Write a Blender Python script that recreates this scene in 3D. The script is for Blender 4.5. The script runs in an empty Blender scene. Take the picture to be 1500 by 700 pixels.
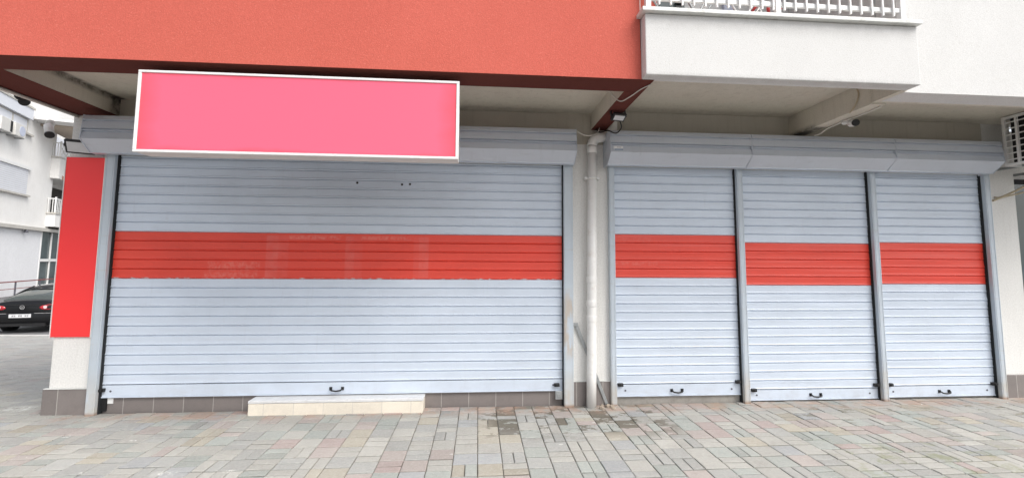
import bpy, bmesh, math, random
from mathutils import Vector, Matrix
random.seed(7)
S = bpy.context.scene
COL = S.collection
PI = math.pi

# ------------------------------------------------------------------ materials
def srgb(r, g, b):
    def f(c):
        c /= 255.0
        return c / 12.92 if c <= 0.04045 else ((c + 0.055) / 1.055) ** 2.4
    return (f(r), f(g), f(b), 1.0)

class NT:
    def __init__(s, name):
        s.m = bpy.data.materials.new(name); s.m.use_nodes = True
        s.t = s.m.node_tree; s.b = s.t.nodes['Principled BSDF']
        s.co = s.t.nodes.new('ShaderNodeTexCoord')
        s.geo = s.t.nodes.new('ShaderNodeNewGeometry')
    def n(s, typ, **k):
        nd = s.t.nodes.new(typ)
        for a, v in k.items(): setattr(nd, a, v)
        return nd
    def l(s, a, b): s.t.links.new(a, b)
    def pos(s, scale=(1, 1, 1), world=False):
        mp = s.n('ShaderNodeMapping'); mp.inputs['Scale'].default_value = scale
        s.l(s.geo.outputs['Position'] if world else s.co.outputs['Object'], mp.inputs['Vector'])
        return mp.outputs['Vector']
    def noise(s, scale, detail=4, rough=.6, vec=None, mscale=(1, 1, 1), world=False):
        nd = s.n('ShaderNodeTexNoise')
        nd.inputs['Scale'].default_value = scale; nd.inputs['Detail'].default_value = detail
        nd.inputs['Roughness'].default_value = rough
        s.l(vec if vec else s.pos(mscale, world), nd.inputs['Vector'])
        return nd.outputs['Fac']
    def ramp(s, fac, p0, p1, c0=(0, 0, 0, 1), c1=(1, 1, 1, 1)):
        r = s.n('ShaderNodeValToRGB')
        r.color_ramp.elements[0].position = p0; r.color_ramp.elements[1].position = p1
        r.color_ramp.elements[0].color = c0; r.color_ramp.elements[1].color = c1
        s.l(fac, r.inputs['Fac']); return r.outputs['Color']
    def mix(s, fac, a, b, mode='MIX'):
        m = s.n('ShaderNodeMix'); m.data_type = 'RGBA'; m.blend_type = mode
        for v, i in ((fac, 0), (a, 6), (b, 7)):
            if isinstance(v, (int, float)): m.inputs[i].default_value = v
            elif isinstance(v, tuple): m.inputs[i].default_value = v
            else: s.l(v, m.inputs[i])
        return m.outputs[2]
    def math(s, op, a, b=None):
        m = s.n('ShaderNodeMath'); m.operation = op; m.use_clamp = False
        for v, i in ((a, 0), (b, 1)):
            if v is None: continue
            if isinstance(v, (int, float)): m.inputs[i].default_value = v
            else: s.l(v, m.inputs[i])
        return m.outputs[0]
    def box_mask(s, lo, hi, soft):
        # product of soft steps in world position: a patch of wear with a place of its own
        sep = s.n('ShaderNodeSeparateXYZ'); s.l(s.geo.outputs['Position'], sep.inputs[0])
        out = None
        for ax in range(3):
            if lo[ax] is None: continue
            for edge, sgn in ((lo[ax], 1), (hi[ax], -1)):
                mr = s.n('ShaderNodeMapRange'); mr.interpolation_type = 'SMOOTHSTEP'
                s.l(sep.outputs[ax], mr.inputs[0])
                mr.inputs[1].default_value = edge - soft * sgn; mr.inputs[2].default_value = edge + soft * sgn
                if sgn < 0:
                    mr.inputs[1].default_value = edge - soft; mr.inputs[2].default_value = edge + soft
                    mr.inputs[3].default_value = 1; mr.inputs[4].default_value = 0
                out = mr.outputs[0] if out is None else s.math('MULTIPLY', out, mr.outputs[0])
        return out
    def bump(s, h, strength, dist):
        b = s.n('ShaderNodeBump'); b.inputs['Strength'].default_value = strength
        b.inputs['Distance'].default_value = dist; s.l(h, b.inputs['Height'])
        s.l(b.outputs['Normal'], s.b.inputs['Normal'])
    def color(s, c):
        if isinstance(c, tuple): s.b.inputs['Base Color'].default_value = c
        else: s.l(c, s.b.inputs['Base Color'])
    def set(s, rough=None, metal=None, spec=None, coat=None):
        if rough is not None: s.b.inputs['Roughness'].default_value = rough
        if metal is not None: s.b.inputs['Metallic'].default_value = metal
        if spec is not None: s.b.inputs['Specular IOR Level'].default_value = spec
        if coat is not None: s.b.inputs['Coat Weight'].default_value = coat

def stucco(name, base, dirt, dirt_amt=.5, grain=140, bump=.5, streak=True, fleck=None, stains_bands=()):
    k = NT(name)
    n1 = k.noise(2.2, 6, .65)
    c = k.mix(k.ramp(n1, .40, .75), base, tuple(base[i] * (1 - .16 * dirt_amt) + dirt[i] * .16 * dirt_amt for i in range(3)) + (1,))
    if streak:
        st = k.noise(5, 5, .7, mscale=(3.2, 3.2, .25))
        c = k.mix(k.math('MULTIPLY', k.ramp(st, .52, .80), .55 * dirt_amt), c, dirt)
    g = k.noise(grain, 3, .7)
    c = k.mix(k.math('MULTIPLY', k.ramp(g, .35, .62, (1, 1, 1, 1), (0, 0, 0, 1)), .30), c, tuple(x * .55 for x in base[:3]) + (1,))
    wf = k.noise(.9, 6, .7, mscale=(1, 1, .6))
    c = k.mix(k.math('MULTIPLY', k.ramp(wf, .45, .72), .16), c, tuple(min(1, x * 1.25 + .03) for x in base[:3]) + (1,))
    if fleck:
        c = k.mix(k.math('MULTIPLY', k.ramp(k.noise(grain * .8, 2, .5), .60, .70), .45), c, fleck)
    sp = k.noise(26, 3, .6)
    c = k.mix(k.math('MULTIPLY', k.ramp(sp, .70, .76), .5 * dirt_amt), c, dirt)
    for lo, hi, soft, amt in stains_bands:
        m = k.box_mask(lo, hi, soft)
        c = k.mix(k.math('MULTIPLY', k.math('MULTIPLY', m, k.ramp(k.noise(9, 5, .7), .25, .55)), amt), c, (.035, .03, .025, 1))
    k.color(c); k.set(rough=.92, spec=.15)
    k.bump(g, bump, .004)
    return k.m

def flat(name, col, rough=.5, metal=0.0, var=.12, scale=6, coat=None, spec=None, dirt=None, dirt_amt=.3):
    k = NT(name)
    n1 = k.noise(scale, 5, .65)
    c = k.mix(k.ramp(n1, .3, .75), col, tuple(x * (1 - var) for x in col[:3]) + (1,))
    if dirt:
        c = k.mix(k.math('MULTIPLY', k.ramp(k.noise(scale * 2.3, 6, .7), .52, .75), dirt_amt), c, dirt)
    k.color(c); k.set(rough=rough, metal=metal, coat=coat, spec=spec)
    return k.m

M = {}
M['stucco_red'] = stucco('red_stucco', (.55, .124, .092, 1), (.42, .085, .06, 1), .40, 105, .7, False, (.68, .22, .17, 1))
M['stucco_white'] = stucco('white_stucco', (.66, .657, .648, 1), (.46, .44, .38, 1), .28, 110, .45, False, (.46, .44, .39, 1), (((1.3, -2, 3.62), (3.86, -1.5, 3.76), .06, .12), ((1.3, -2, 3.17), (3.86, -1.5, 3.225), .015, .12)))
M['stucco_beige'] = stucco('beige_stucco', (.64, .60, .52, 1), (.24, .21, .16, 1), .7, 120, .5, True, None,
    (((-4.04, -1.3, 3.345), (-3.955, .02, 3.42), .03, .75), ((-4.05, -.12, 3.1), (-3.93, .02, 3.42), .04, .75), ((3.80, -.42, 3.15), (4.0, .02, 3.21), .04, .85), ((-3.9, -.16, 3.33), (1.3, .03, 3.43), .06, .22), ((1.55, -.16, 3.36), (6.4, .03, 3.46), .06, .18)))  # corner mould and smoke stain, then darker bands at the back of the ceilings
M['lintel'] = stucco('lintel_stucco', (.52, .49, .425, 1), (.20, .17, .13, 1), .6, 120, .5)
M['stucco_pillar'] = stucco('pillar_stucco', (.76, .75, .725, 1), (.44, .42, .37, 1), .5, 60, .6)
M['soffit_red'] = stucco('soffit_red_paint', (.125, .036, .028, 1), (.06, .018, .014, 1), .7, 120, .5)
M['coping'] = flat('coping_metal', (.70, .71, .69, 1), .45, 0, .2, 5, dirt=(.25, .23, .18, 1), dirt_amt=.5)
M['white_metal'] = flat('white_painted_metal', (.78, .78, .77, 1), .4, 0, .1, 9, dirt=(.45, .36, .26, 1), dirt_amt=.25)
M['black'] = flat('black_plastic', (.012, .012, .013, 1), .5)
M['rubber'] = flat('black_rubber', (.010, .010, .011, 1), .85)
M['brush'] = flat('black_brush_seal', (.014, .016, .018, 1), .9)
M['galv'] = flat('galvanised_steel', (.42, .44, .45, 1), .45, .55, .25, 14, dirt=(.22, .16, .10, 1), dirt_amt=.4)
M['pvc'] = flat('white_pvc', (.86, .85, .83, 1), .35, 0, .1, 4, dirt=(.50, .40, .30, 1), dirt_amt=.35)
M['cable_tan'] = flat('tan_cable_sleeve', (.48, .40, .28, 1), .7)
M['cable_white'] = flat('white_cable', (.65, .63, .58, 1), .6)
M['cable_black'] = flat('black_cable', (.015, .015, .015, 1), .6)
M['glass_lamp'] = flat('lamp_glass', (.62, .64, .66, 1), .25, 0, .15, 8)
M['chrome'] = flat('chrome', (.75, .75, .77, 1), .12, 1.0)
M['black_paint'] = flat('black_car_paint', (.004, .004, .005, 1), .3, 0, .1, 3, coat=.15, spec=.3)
M['car_glass'] = flat('dark_car_glass', (.05, .06, .055, 1), .05, 0, .1, 3, coat=1)
M['tail'] = flat('red_lamp_lens', (.45, .012, .02, 1), .12, 0, .1, 6, coat=1)
M['tail_clear'] = flat('clear_lamp_lens', (.75, .55, .55, 1), .12, 0, .1, 6, coat=1)
M['plate'] = flat('number_plate_white', (.72, .72, .73, 1), .35)
M['ink'] = flat('dark_ink', (.10, .10, .12, 1), .5)
M['far_wall'] = stucco('far_white_render', (.80, .79, .77, 1), (.42, .38, .32, 1), .45, 30, .2)
M['far_lower'] = stucco('far_lower_render', (.74, .745, .76, 1), (.5, .48, .45, 1), .3, 30, .2)
M['far_shutter'] = flat('far_shutter', (.70, .72, .77, 1), .45, 0, .06, 3)
M['far_trim'] = flat('far_trim', (.52, .50, .46, 1), .7, 0, .2, 3)
M['far_glass'] = flat('far_glass', (.10, .13, .135, 1), .12, 0, .5, .8)
M['far_dark'] = flat('far_dark_room', (.05, .045, .04, 1), .8)
M['tan'] = flat('tan_render', (.50, .42, .34, 1), .85, 0, .15, 3)
M['rust_red'] = flat('red_rail_paint', (.22, .05, .045, 1), .5)
M['red_plastic'] = flat('red_plastic', (.55, .04, .04, 1), .4)
M['curtain_blue'] = flat('pale_blue_frame', (.52, .56, .68, 1), .5)
M['asphalt'] = flat('asphalt', (.16, .16, .165, 1), .9, 0, .35, 3, dirt=(.09, .09, .09, 1), dirt_amt=.4)
M['concrete'] = flat('concrete', (.36, .34, .31, 1), .9, 0, .3, 7, dirt=(.16, .14, .11, 1), dirt_amt=.5)
M['kerb'] = flat('kerb_concrete', (.52, .51, .49, 1), .9, 0, .25, 6)
M['ac_dark'] = flat('ac_shade_and_louvre', (.025, .025, .025, 1), .6, .3)  # shade inside the cage put into the colour; also the far cooler's louvre
M['ac_white'] = flat('ac_casing', (.66, .65, .62, 1), .45, 0, .1, 5)
M['debris'] = flat('plaster_rubble', (.50, .42, .34, 1), .95, 0, .4, 40)
M['sticker'] = flat('sticker_white', (.80, .80, .82, 1), .4)
M['sticker_blue'] = flat('sticker_blue', (.30, .38, .50, 1), .4)

def shutter_mat(name, base, dirt, rough=.36, worn=None):
    k = NT(name)
    n1 = k.noise(1.3, 5, .6, mscale=(1, 1, 2), world=True)
    c = k.mix(k.ramp(n1, .35, .7), base, tuple(x * .90 for x in base[:3]) + (1,))
    st = k.noise(3, 6, .7, mscale=(1, 1, 9), world=True)
    c = k.mix(k.math('MULTIPLY', k.ramp(st, .56, .78), .40), c, dirt)
    dr = k.noise(4, 5, .75, mscale=(5, 1, .5), world=True)
    c = k.mix(k.math('MULTIPLY', k.ramp(dr, .56, .80), .22), c, dirt)
    m = k.box_mask((-4.2, None, -.2), (7, None, .22), .20)
    c = k.mix(k.math('MULTIPLY', k.math('MULTIPLY', m, k.ramp(k.noise(5, 6, .7, mscale=(1, 1, 1.6), world=True), .42, .70)), .45), c, dirt)
    fl = k.noise(34, 3, .6, mscale=(1, 1, 1.5), world=True)
    c = k.mix(k.math('MULTIPLY', k.ramp(fl, .70, .76), .5), c, dirt)
    if worn: c = worn(k, c)
    k.color(c)
    rr = k.n('ShaderNodeMapRange'); k.l(st, rr.inputs[0]); rr.inputs[3].default_value = rough - .08; rr.inputs[4].default_value = rough + .14
    k.l(rr.outputs[0], k.b.inputs['Roughness'])
    k.bump(k.noise(7, 3, .5, mscale=(.6, 1, 1.2), world=True), .05, .01)
    return k.m
M['alu'] = shutter_mat('grey_blue_lacquered_aluminium', (.615, .685, .785, 1), (.42, .44, .47, 1), .34)
M['alu_box'] = shutter_mat('box_aluminium', (.58, .625, .70, 1), (.34, .35, .36, 1), .30)
M['alu_box'].node_tree.nodes['Principled BSDF'].inputs['Metallic'].default_value = .12
def guide_worn(k, c):
    m = k.box_mask((-4.2, None, -.2), (7, None, .30), .22)
    c = k.mix(k.math('MULTIPLY', k.math('MULTIPLY', m, k.ramp(k.noise(6, 5, .7, mscale=(1, 1, .5), world=True), .28, .6)), .6), c, (.50, .42, .31, 1))
    m = k.box_mask((.9, None, .55), (1.2, None, 1.25), .12)
    c = k.mix(k.math('MULTIPLY', k.math('MULTIPLY', m, k.ramp(k.noise(7, 5, .7, mscale=(2, 1, .5), world=True), .45, .6)), .6), c, (.48, .36, .24, 1))
    m = k.box_mask((-4.2, None, -.2), (7, None, .02), .02)
    return k.mix(k.math('MULTIPLY', m, .7), c, (.30, .15, .07, 1))
M['alu_guide'] = shutter_mat('guide_aluminium', (.52, .58, .64, 1), (.42, .36, .28, 1), .38, guide_worn)

def red_worn(k, c):
    # pale rectangles and scuffs left behind where stickers were peeled off the left band
    for (x0, x1, amt) in ((-2.36, -2.23, .24), (-2.23, -2.12, .12), (-1.50, -1.40, .20), (-1.40, -1.31, .08), (-.74, -.68, .10), (-.68, -.57, .22)):
        m = k.box_mask((x0, None, 1.42), (x1, None, 1.89), .006)
        nz = k.ramp(k.noise(8, 4, .6, world=True), .25, .6)
        c = k.mix(k.math('MULTIPLY', k.math('MULTIPLY', m, nz), amt), c, (.70, .28, .26, 1))
    for (x0, x1, z0, z1, amt) in ((-2.97, -2.42, 1.50, 1.60, .24), (-3.0, -2.44, 1.425, 1.485, .24), (-2.12, -1.55, 1.855, 1.895, .34), (-1.33, -.75, 1.855, 1.895, .28),
                                  (1.62, 2.12, 1.585, 1.63, .18), (1.62, 2.05, 1.84, 1.92, .08)):
        m = k.box_mask((x0, None, z0), (x1, None, z1), .012)
        nz = k.ramp(k.noise(30, 4, .7, mscale=(1.1, 1, .9), world=True), .40, .62)
        c = k.mix(k.math('MULTIPLY', k.math('MULTIPLY', m, nz), amt), c, (.78, .40, .34, 1))
    ed = k.box_mask((-4, None, 1.395), (.97, None, 1.424), .004)
    nz = k.ramp(k.noise(14, 4, .7, world=True), .52, .58)
    c = k.mix(k.math('MULTIPLY', ed, nz), c, (.70, .62, .62, 1))
    return c
M['red_band'] = shutter_mat('red_vinyl_on_slats', (.76, .070, .045, 1), (.50, .045, .035, 1), .34, red_worn)
M['panel_red'] = flat('glossy_red_panel', (.93, .040, .042, 1), .45, 0, .03, 1.2)

def sign_mat():
    k = NT('pink_faded_acrylic')
    # edges of the face have kept more of their red: object coordinates are in metres from the face centre
    sep = k.n('ShaderNodeSeparateXYZ'); k.l(k.co.outputs['Object'], sep.inputs[0])
    ax = k.math('DIVIDE', k.math('ABSOLUTE', sep.outputs[0]), 1.272)
    az = k.math('DIVIDE', k.math('ABSOLUTE', sep.outputs[2]), .332)
    w = k.math('MULTIPLY', k.math('SUBTRACT', k.noise(3.5, 4, .6, mscale=(.5, 1, 1.5)), .5), .35)
    e = k.math('MAXIMUM', k.math('ADD', ax, k.math('MULTIPLY', w, .35)), k.math('ADD', az, w))
    m = k.ramp(e, .86, 1.08)
    c = k.mix(m, srgb(234, 98, 124), srgb(228, 82, 98))
    k.color(c); k.set(rough=.32, spec=.4)
    return k.m
M['sign_face'] = sign_mat()

def tile_mat(name, base, joint, w, h, offs=(0, 0, 0), var=.14, rough=.55):
    k = NT(name)
    mp = k.n('ShaderNodeMapping'); mp.inputs['Location'].default_value = offs
    k.l(k.geo.outputs['Position'], mp.inputs['Vector'])
    sep = k.n('ShaderNodeSeparateXYZ'); k.l(mp.outputs[0], sep.inputs[0])
    cmb = k.n('ShaderNodeCombineXYZ'); k.l(sep.outputs[0], cmb.inputs[0]); k.l(sep.outputs[2], cmb.inputs[1])
    b = k.n('ShaderNodeTexBrick'); b.offset = 0; b.squash = 1
    b.inputs['Scale'].default_value = 1; b.inputs['Brick Width'].default_value = w; b.inputs['Row Height'].default_value = h
    b.inputs['Mortar Size'].default_value = .004; b.inputs['Mortar Smooth'].default_value = .2
    b.inputs['Color1'].default_value = base; b.inputs['Color2'].default_value = tuple(x * (1 - var) for x in base[:3]) + (1,)
    b.inputs['Mortar'].default_value = joint
    k.l(cmb.outputs[0], b.inputs['Vector'])
    c = k.mix(k.math('MULTIPLY', k.ramp(k.noise(9, 6, .7), .45, .75), .35), b.outputs['Color'], tuple(x * .6 for x in base[:3]) + (1,))
    c = k.mix(k.math('MULTIPLY', k.ramp(k.noise(120, 3, .6), .5, .7), .25), c, tuple(min(1, x * 1.3) for x in base[:3]) + (1,))
    k.color(c); k.set(rough=rough)
    return k.m
M['plinth'] = tile_mat('grey_plinth_tile', (.215, .190, .180, 1), (.42, .40, .37, 1), .305, .6, (.09, 0, .3))
M['step_tile'] = tile_mat('cream_step_tile', (.76, .70, .60, 1), (.58, .54, .48, 1), .305, .6, (.40, 0, .3), .10, .45)
M['step_top'] = flat('pale_marble_slab', (.70, .705, .71, 1), .4, 0, .15, 10, dirt=(.40, .37, .32, 1), dirt_amt=.35)

def paver_mat():
    k = NT('concrete_pavers')
    at = k.n('ShaderNodeAttribute'); at.attribute_name = 'tint'
    c = at.outputs['Color']
    g = k.noise(260, 3, .7, world=True)
    c = k.mix(k.math('MULTIPLY', k.ramp(g, .35, .65), .40), c, k.mix(.5, c, (.20, .19, .18, 1), 'MULTIPLY'))
    bl = k.noise(1.1, 6, .65, world=True)
    c = k.mix(k.math('MULTIPLY', k.ramp(bl, .45, .75), .30), c, (.47, .46, .43, 1))
    b2 = k.noise(3.2, 6, .7, world=True)
    c = k.mix(k.math('MULTIPLY', k.ramp(b2, .52, .78), .35), c, (.20, .185, .165, 1))
    mo = k.noise(38, 5, .75, world=True)
    c = k.mix(k.math('MULTIPLY', k.ramp(mo, .48, .72), .32), c, (.52, .50, .46, 1))
    mo2 = k.noise(21, 5, .75, world=True)
    c = k.mix(k.math('MULTIPLY', k.ramp(mo2, .55, .75), .38), c, (.19, .175, .15, 1))
    for (wx, wy, wr) in ((-2.365, -1.407, .07), (-1.892, -1.40, .045), (-2.989, -1.357, .02), (-4.95, .22, .14), (-3.1, -.75, .03), (1.2, -.55, .025), (.75, -1.05, .02), (-.2, -1.2, .02), (-3.75, -.62, .03)):
        m = k.box_mask((wx - wr, wy - wr * .45, None), (wx + wr, wy + wr * .45, None), wr * .5)
        c = k.mix(k.math('MULTIPLY', m, k.math('MULTIPLY', k.ramp(k.noise(19, 4, .7, world=True), .44, .62), .8)), c, (.70, .70, .68, 1))
    # damp dirt by the down pipe, reddish grit along the foot of the wall, moss at the right front
    m = k.box_mask((.05, -.85, None), (2.0, .02, None), .22)
    keyed = k.math('ADD', k.noise(7.5, 5, .72, mscale=(.8, 1.25, 1), world=True), k.math('MULTIPLY', k.math('SUBTRACT', at.outputs['Alpha'], .5), .34))
    nz = k.ramp(keyed, .525, .575)
    c = k.mix(k.math('MULTIPLY', k.math('MULTIPLY', m, nz), .80), c, (.10, .085, .062, 1))
    m = k.box_mask((3.4, -.75, None), (6.9, -.15, None), .2)
    keyed = k.math('ADD', k.noise(6, 4, .7, mscale=(.7, 1.6, 1), world=True), k.math('MULTIPLY', k.math('SUBTRACT', at.outputs['Alpha'], .5), .30))
    nz = k.ramp(keyed, .64, .70)
    c = k.mix(k.math('MULTIPLY', k.math('MULTIPLY', m, nz), .65), c, (.13, .115, .07, 1))
    m = k.box_mask((-4.3, -.26, None), (6.9, .08, None), .09)
    nz = k.ramp(k.noise(4, 5, .7, world=True), .42, .62)
    c = k.mix(k.math('MULTIPLY', k.math('MULTIPLY', m, nz), .55), c, (.40, .25, .185, 1))
    m = k.box_mask((3.0, -2.6, None), (6.5, -1.15, None), .35)
    nz = k.ramp(k.noise(5, 5, .7, world=True), .52, .66)
    c = k.mix(k.math('MULTIPLY', k.math('MULTIPLY', m, nz), .55), c, (.17, .19, .075, 1))
    sp = k.noise(13, 2, .5, world=True)
    c = k.mix(k.math('MULTIPLY', k.ramp(sp, .765, .785), .8), c, (.72, .72, .72, 1))
    k.color(c); k.set(rough=.88, spec=.25)
    k.bump(g, .35, .004)
    return k.m
M['paver'] = paver_mat()
def joint_mat():
    k = NT('joint_sand')
    c = k.mix(k.ramp(k.noise(30, 4, .7, world=True), .35, .7), (.135, .12, .10, 1), (.23, .21, .18, 1))
    m = k.box_mask((2.2, -2.8, None), (7.5, -.9, None), .6)
    c = k.mix(k.math('MULTIPLY', m, k.ramp(k.noise(3, 4, .7, world=True), .42, .6)), c, (.085, .11, .03, 1))
    k.color(c); k.set(rough=.95); return k.m
M['joint'] = joint_mat()

def awning_mat():
    k = NT('striped_canvas')
    wv = k.n('ShaderNodeTexWave'); wv.bands_direction = 'X'; wv.inputs['Scale'].default_value = 1.3
    k.l(k.pos(), wv.inputs['Vector'])
    k.color(k.mix(k.ramp(wv.outputs['Fac'], .45, .55), (.72, .66, .55, 1), (.42, .20, .14, 1))); k.set(rough=.9); return k.m
M['awning'] = awning_mat()

# ------------------------------------------------------------------ mesh builder
class MB:
    def __init__(s): s.v = []; s.f = []; s.smooth = set()
    def add(s, vs, fs, smooth=False):
        o = len(s.v); s.v += [Vector(p) for p in vs]
        for f in fs:
            if smooth: s.smooth.add(len(s.f))
            s.f.append([i + o for i in f])
        return s
    def box(s, x0, x1, y0, y1, z0, z1):
        return s.add([(x0, y0, z0), (x1, y0, z0), (x1, y1, z0), (x0, y1, z0), (x0, y0, z1), (x1, y0, z1), (x1, y1, z1), (x0, y1, z1)],
                     [(0, 3, 2, 1), (4, 5, 6, 7), (0, 1, 5, 4), (1, 2, 6, 5), (2, 3, 7, 6), (3, 0, 4, 7)])
    def bar(s, a, b, w, h=None, up=(0, 0, 1)):
        a = Vector(a); b = Vector(b); h = h or w
        d = (b - a).normalized(); up = Vector(up)
        if abs(d.dot(up)) > .98: up = Vector((0, 1, 0))
        r = d.cross(up).normalized() * (w / 2); u = r.cross(d).normalized() * (h / 2)
        vs = [p + sx * r + sy * u for p in (a, b) for sx, sy in ((-1, -1), (1, -1), (1, 1), (-1, 1))]
        return s.add(vs, [(0, 1, 2, 3), (7, 6, 5, 4), (0, 4, 5, 1), (1, 5, 6, 2), (2, 6, 7, 3), (3, 7, 4, 0)])
    def prism_x(s, prof, x0, x1, closed=True, n=1, wob=None):
        # profile of (y, z) swept along x
        xs = [x0 + (x1 - x0) * i / n for i in range(n + 1)]
        vs = []
        for x in xs:
            for (y, z) in prof:
                dy = wob(x, z) if wob else 0
                vs.append((x, y + dy, z))
        k = len(prof); fs = []
        for i in range(n):
            for j in range(k if closed else k - 1):
                a = i * k + j; b = i * k + (j + 1) % k
                fs.append((a, b, b + k, a + k))
        if closed:
            fs.append(tuple(range(k))[::-1]); fs.append(tuple(range(n * k, n * k + k)))
        return s.add(vs, fs)
    def prism(s, pts, axis, a0, a1):
        # polygon pts in the plane normal to axis (0 x: (y,z), 1 y: (x,z), 2 z: (x,y))
        def mk(p, a):
            return (a, p[0], p[1]) if axis == 0 else ((p[0], a, p[1]) if axis == 1 else (p[0], p[1], a))
        k = len(pts)
        vs = [mk(p, a0) for p in pts] + [mk(p, a1) for p in pts]
        fs = [tuple(range(k))[::-1], tuple(range(k, 2 * k))] + [(i, (i + 1) % k, (i + 1) % k + k, i + k) for i in range(k)]
        return s.add(vs, fs)
    def tube(s, pts, r, n=10, cap=True):
        pts = [Vector(p) for p in pts]; vs = []; fs = []
        prev = None
        for i, p in enumerate(pts):
            d = (pts[min(i + 1, len(pts) - 1)] - pts[max(i - 1, 0)]).normalized()
            if prev is None:
                ref = Vector((0, 0, 1)) if abs(d.z) < .9 else Vector((0, 1, 0))
                u = d.cross(ref).normalized()
            else:
                u = (prev - d * prev.dot(d)).normalized()
            prev = u; w = d.cross(u)
            rr = r[i] if isinstance(r, (list, tuple)) else r
            for j in range(n):
                a = 2 * PI * j / n
                vs.append(p + (u * math.cos(a) + w * math.sin(a)) * rr)
        for i in range(len(pts) - 1):
            for j in range(n):
                a = i * n + j; b = i * n + (j + 1) % n
                fs.append((a, b, b + n, a + n))
        s.add(vs, fs, True)
        if cap:
            o = len(s.v) - len(vs)
            s.f.append([o + j for j in range(n)][::-1]); s.f.append([o + (len(pts) - 1) * n + j for j in range(n)])
        return s
    def disc_ring(s, c, nrm, r0, r1, t, n=24):
        # flat ring (or disc if r0 = 0) of thickness t about normal nrm
        c = Vector(c); nrm = Vector(nrm).normalized()
        ref = Vector((0, 0, 1)) if abs(nrm.z) < .9 else Vector((1, 0, 0))
        u = nrm.cross(ref).normalized(); w = nrm.cross(u)
        vs = []
        for (r, h) in ((r0, 0), (r1, 0), (r1, t), (r0, t)):
            for j in range(n):
                a = 2 * PI * j / n
                vs.append(c + (u * math.cos(a) + w * math.sin(a)) * max(r, .0001) + nrm * h)
        fs = []
        for q in range(4):
            for j in range(n):
                a = q * n + j; b = q * n + (j + 1) % n; q2 = (q + 1) % 4
                fs.append((a, b, q2 * n + (j + 1) % n, q2 * n + j))
        return s.add(vs, fs)
    def xf(s, mat):
        s.v = [mat @ p for p in s.v]; return s
    def build(s, name, mat, parent=None, bevel=0, smooth=False, origin=None, auto=None):
        off = Vector(origin) if origin is not None else (world_loc(parent) if parent else Vector((0, 0, 0)))
        me = bpy.data.meshes.new(name)
        me.from_pydata([tuple(p - off) for p in s.v], [], s.f)
        bm = bmesh.new(); bm.from_mesh(me); bmesh.ops.recalc_face_normals(bm, faces=bm.faces); bm.to_mesh(me); bm.free()
        for i, p in enumerate(me.polygons):
            p.use_smooth = smooth or (i in s.smooth)
        me.materials.append(M[mat] if isinstance(mat, str) else mat)
        o = bpy.data.objects.new(name, me); COL.objects.link(o)
        if parent:
            o.parent = parent; o.location = off - world_loc(parent)
        else: o.location = off
        if bevel:
            b = o.modifiers.new('bevel', 'BEVEL'); b.width = bevel; b.segments = 2; b.limit_method = 'ANGLE'; b.angle_limit = math.radians(40)
        return o

def world_loc(o):
    v = Vector(o.location); p = o.parent
    while p: v += Vector(p.location); p = p.parent
    return v
def thing(name, label, cat, loc=(0, 0, 0), group=None):
    o = bpy.data.objects.new(name, None); COL.objects.link(o); o.location = loc
    o.empty_display_size = .2
    return tag(o, label, cat, group)
def tag(o, label, cat, group=None, kind=None):
    if label: o['label'] = label
    if cat: o['category'] = cat
    if group: o['group'] = group
    if kind: o['kind'] = kind
    return o
def struct(o): o['kind'] = 'structure'; return o

# ------------------------------------------------------------------ ground
def gz(y):
    if y < .3: return 0.0
    if y > 8.9: return -.58
    t = (y - .3) / 8.6
    return -.58 * t

def grid_sheet(name, mat, xs, ys, dz):
    mb = MB()
    vs = [(x, y, gz(y) + dz) for y in ys for x in xs]
    k = len(xs)
    fs = [(j * k + i, j * k + i + 1, (j + 1) * k + i + 1, (j + 1) * k + i) for j in range(len(ys) - 1) for i in range(k - 1)]
    mb.add(vs, fs)
    return struct(mb.build(name, mat))
grid_sheet('ground', 'asphalt', [-400, -60, -20, 0, 20, 60, 400], [-300, -60, -12, 0, .3, 2, 4, 6, 8.9, 12, 40, 400], -.05)
grid_sheet('pavement_bed', 'joint', [-22, -10, -4.3, 9], [-8, -4, .012], -.012)
grid_sheet('pavement_bed', 'joint', [-22, -10, -4.3], [.012, .3, 2, 4, 6, 8.55], -.012)
mb = MB(); mb.prism_x([(8.56, gz(8.56) - .2), (8.72, gz(8.7) - .2), (8.72, -.545), (8.56, -.545)], -40, -4.6)
struct(mb.build('kerb', 'kerb', bevel=.01))

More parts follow.
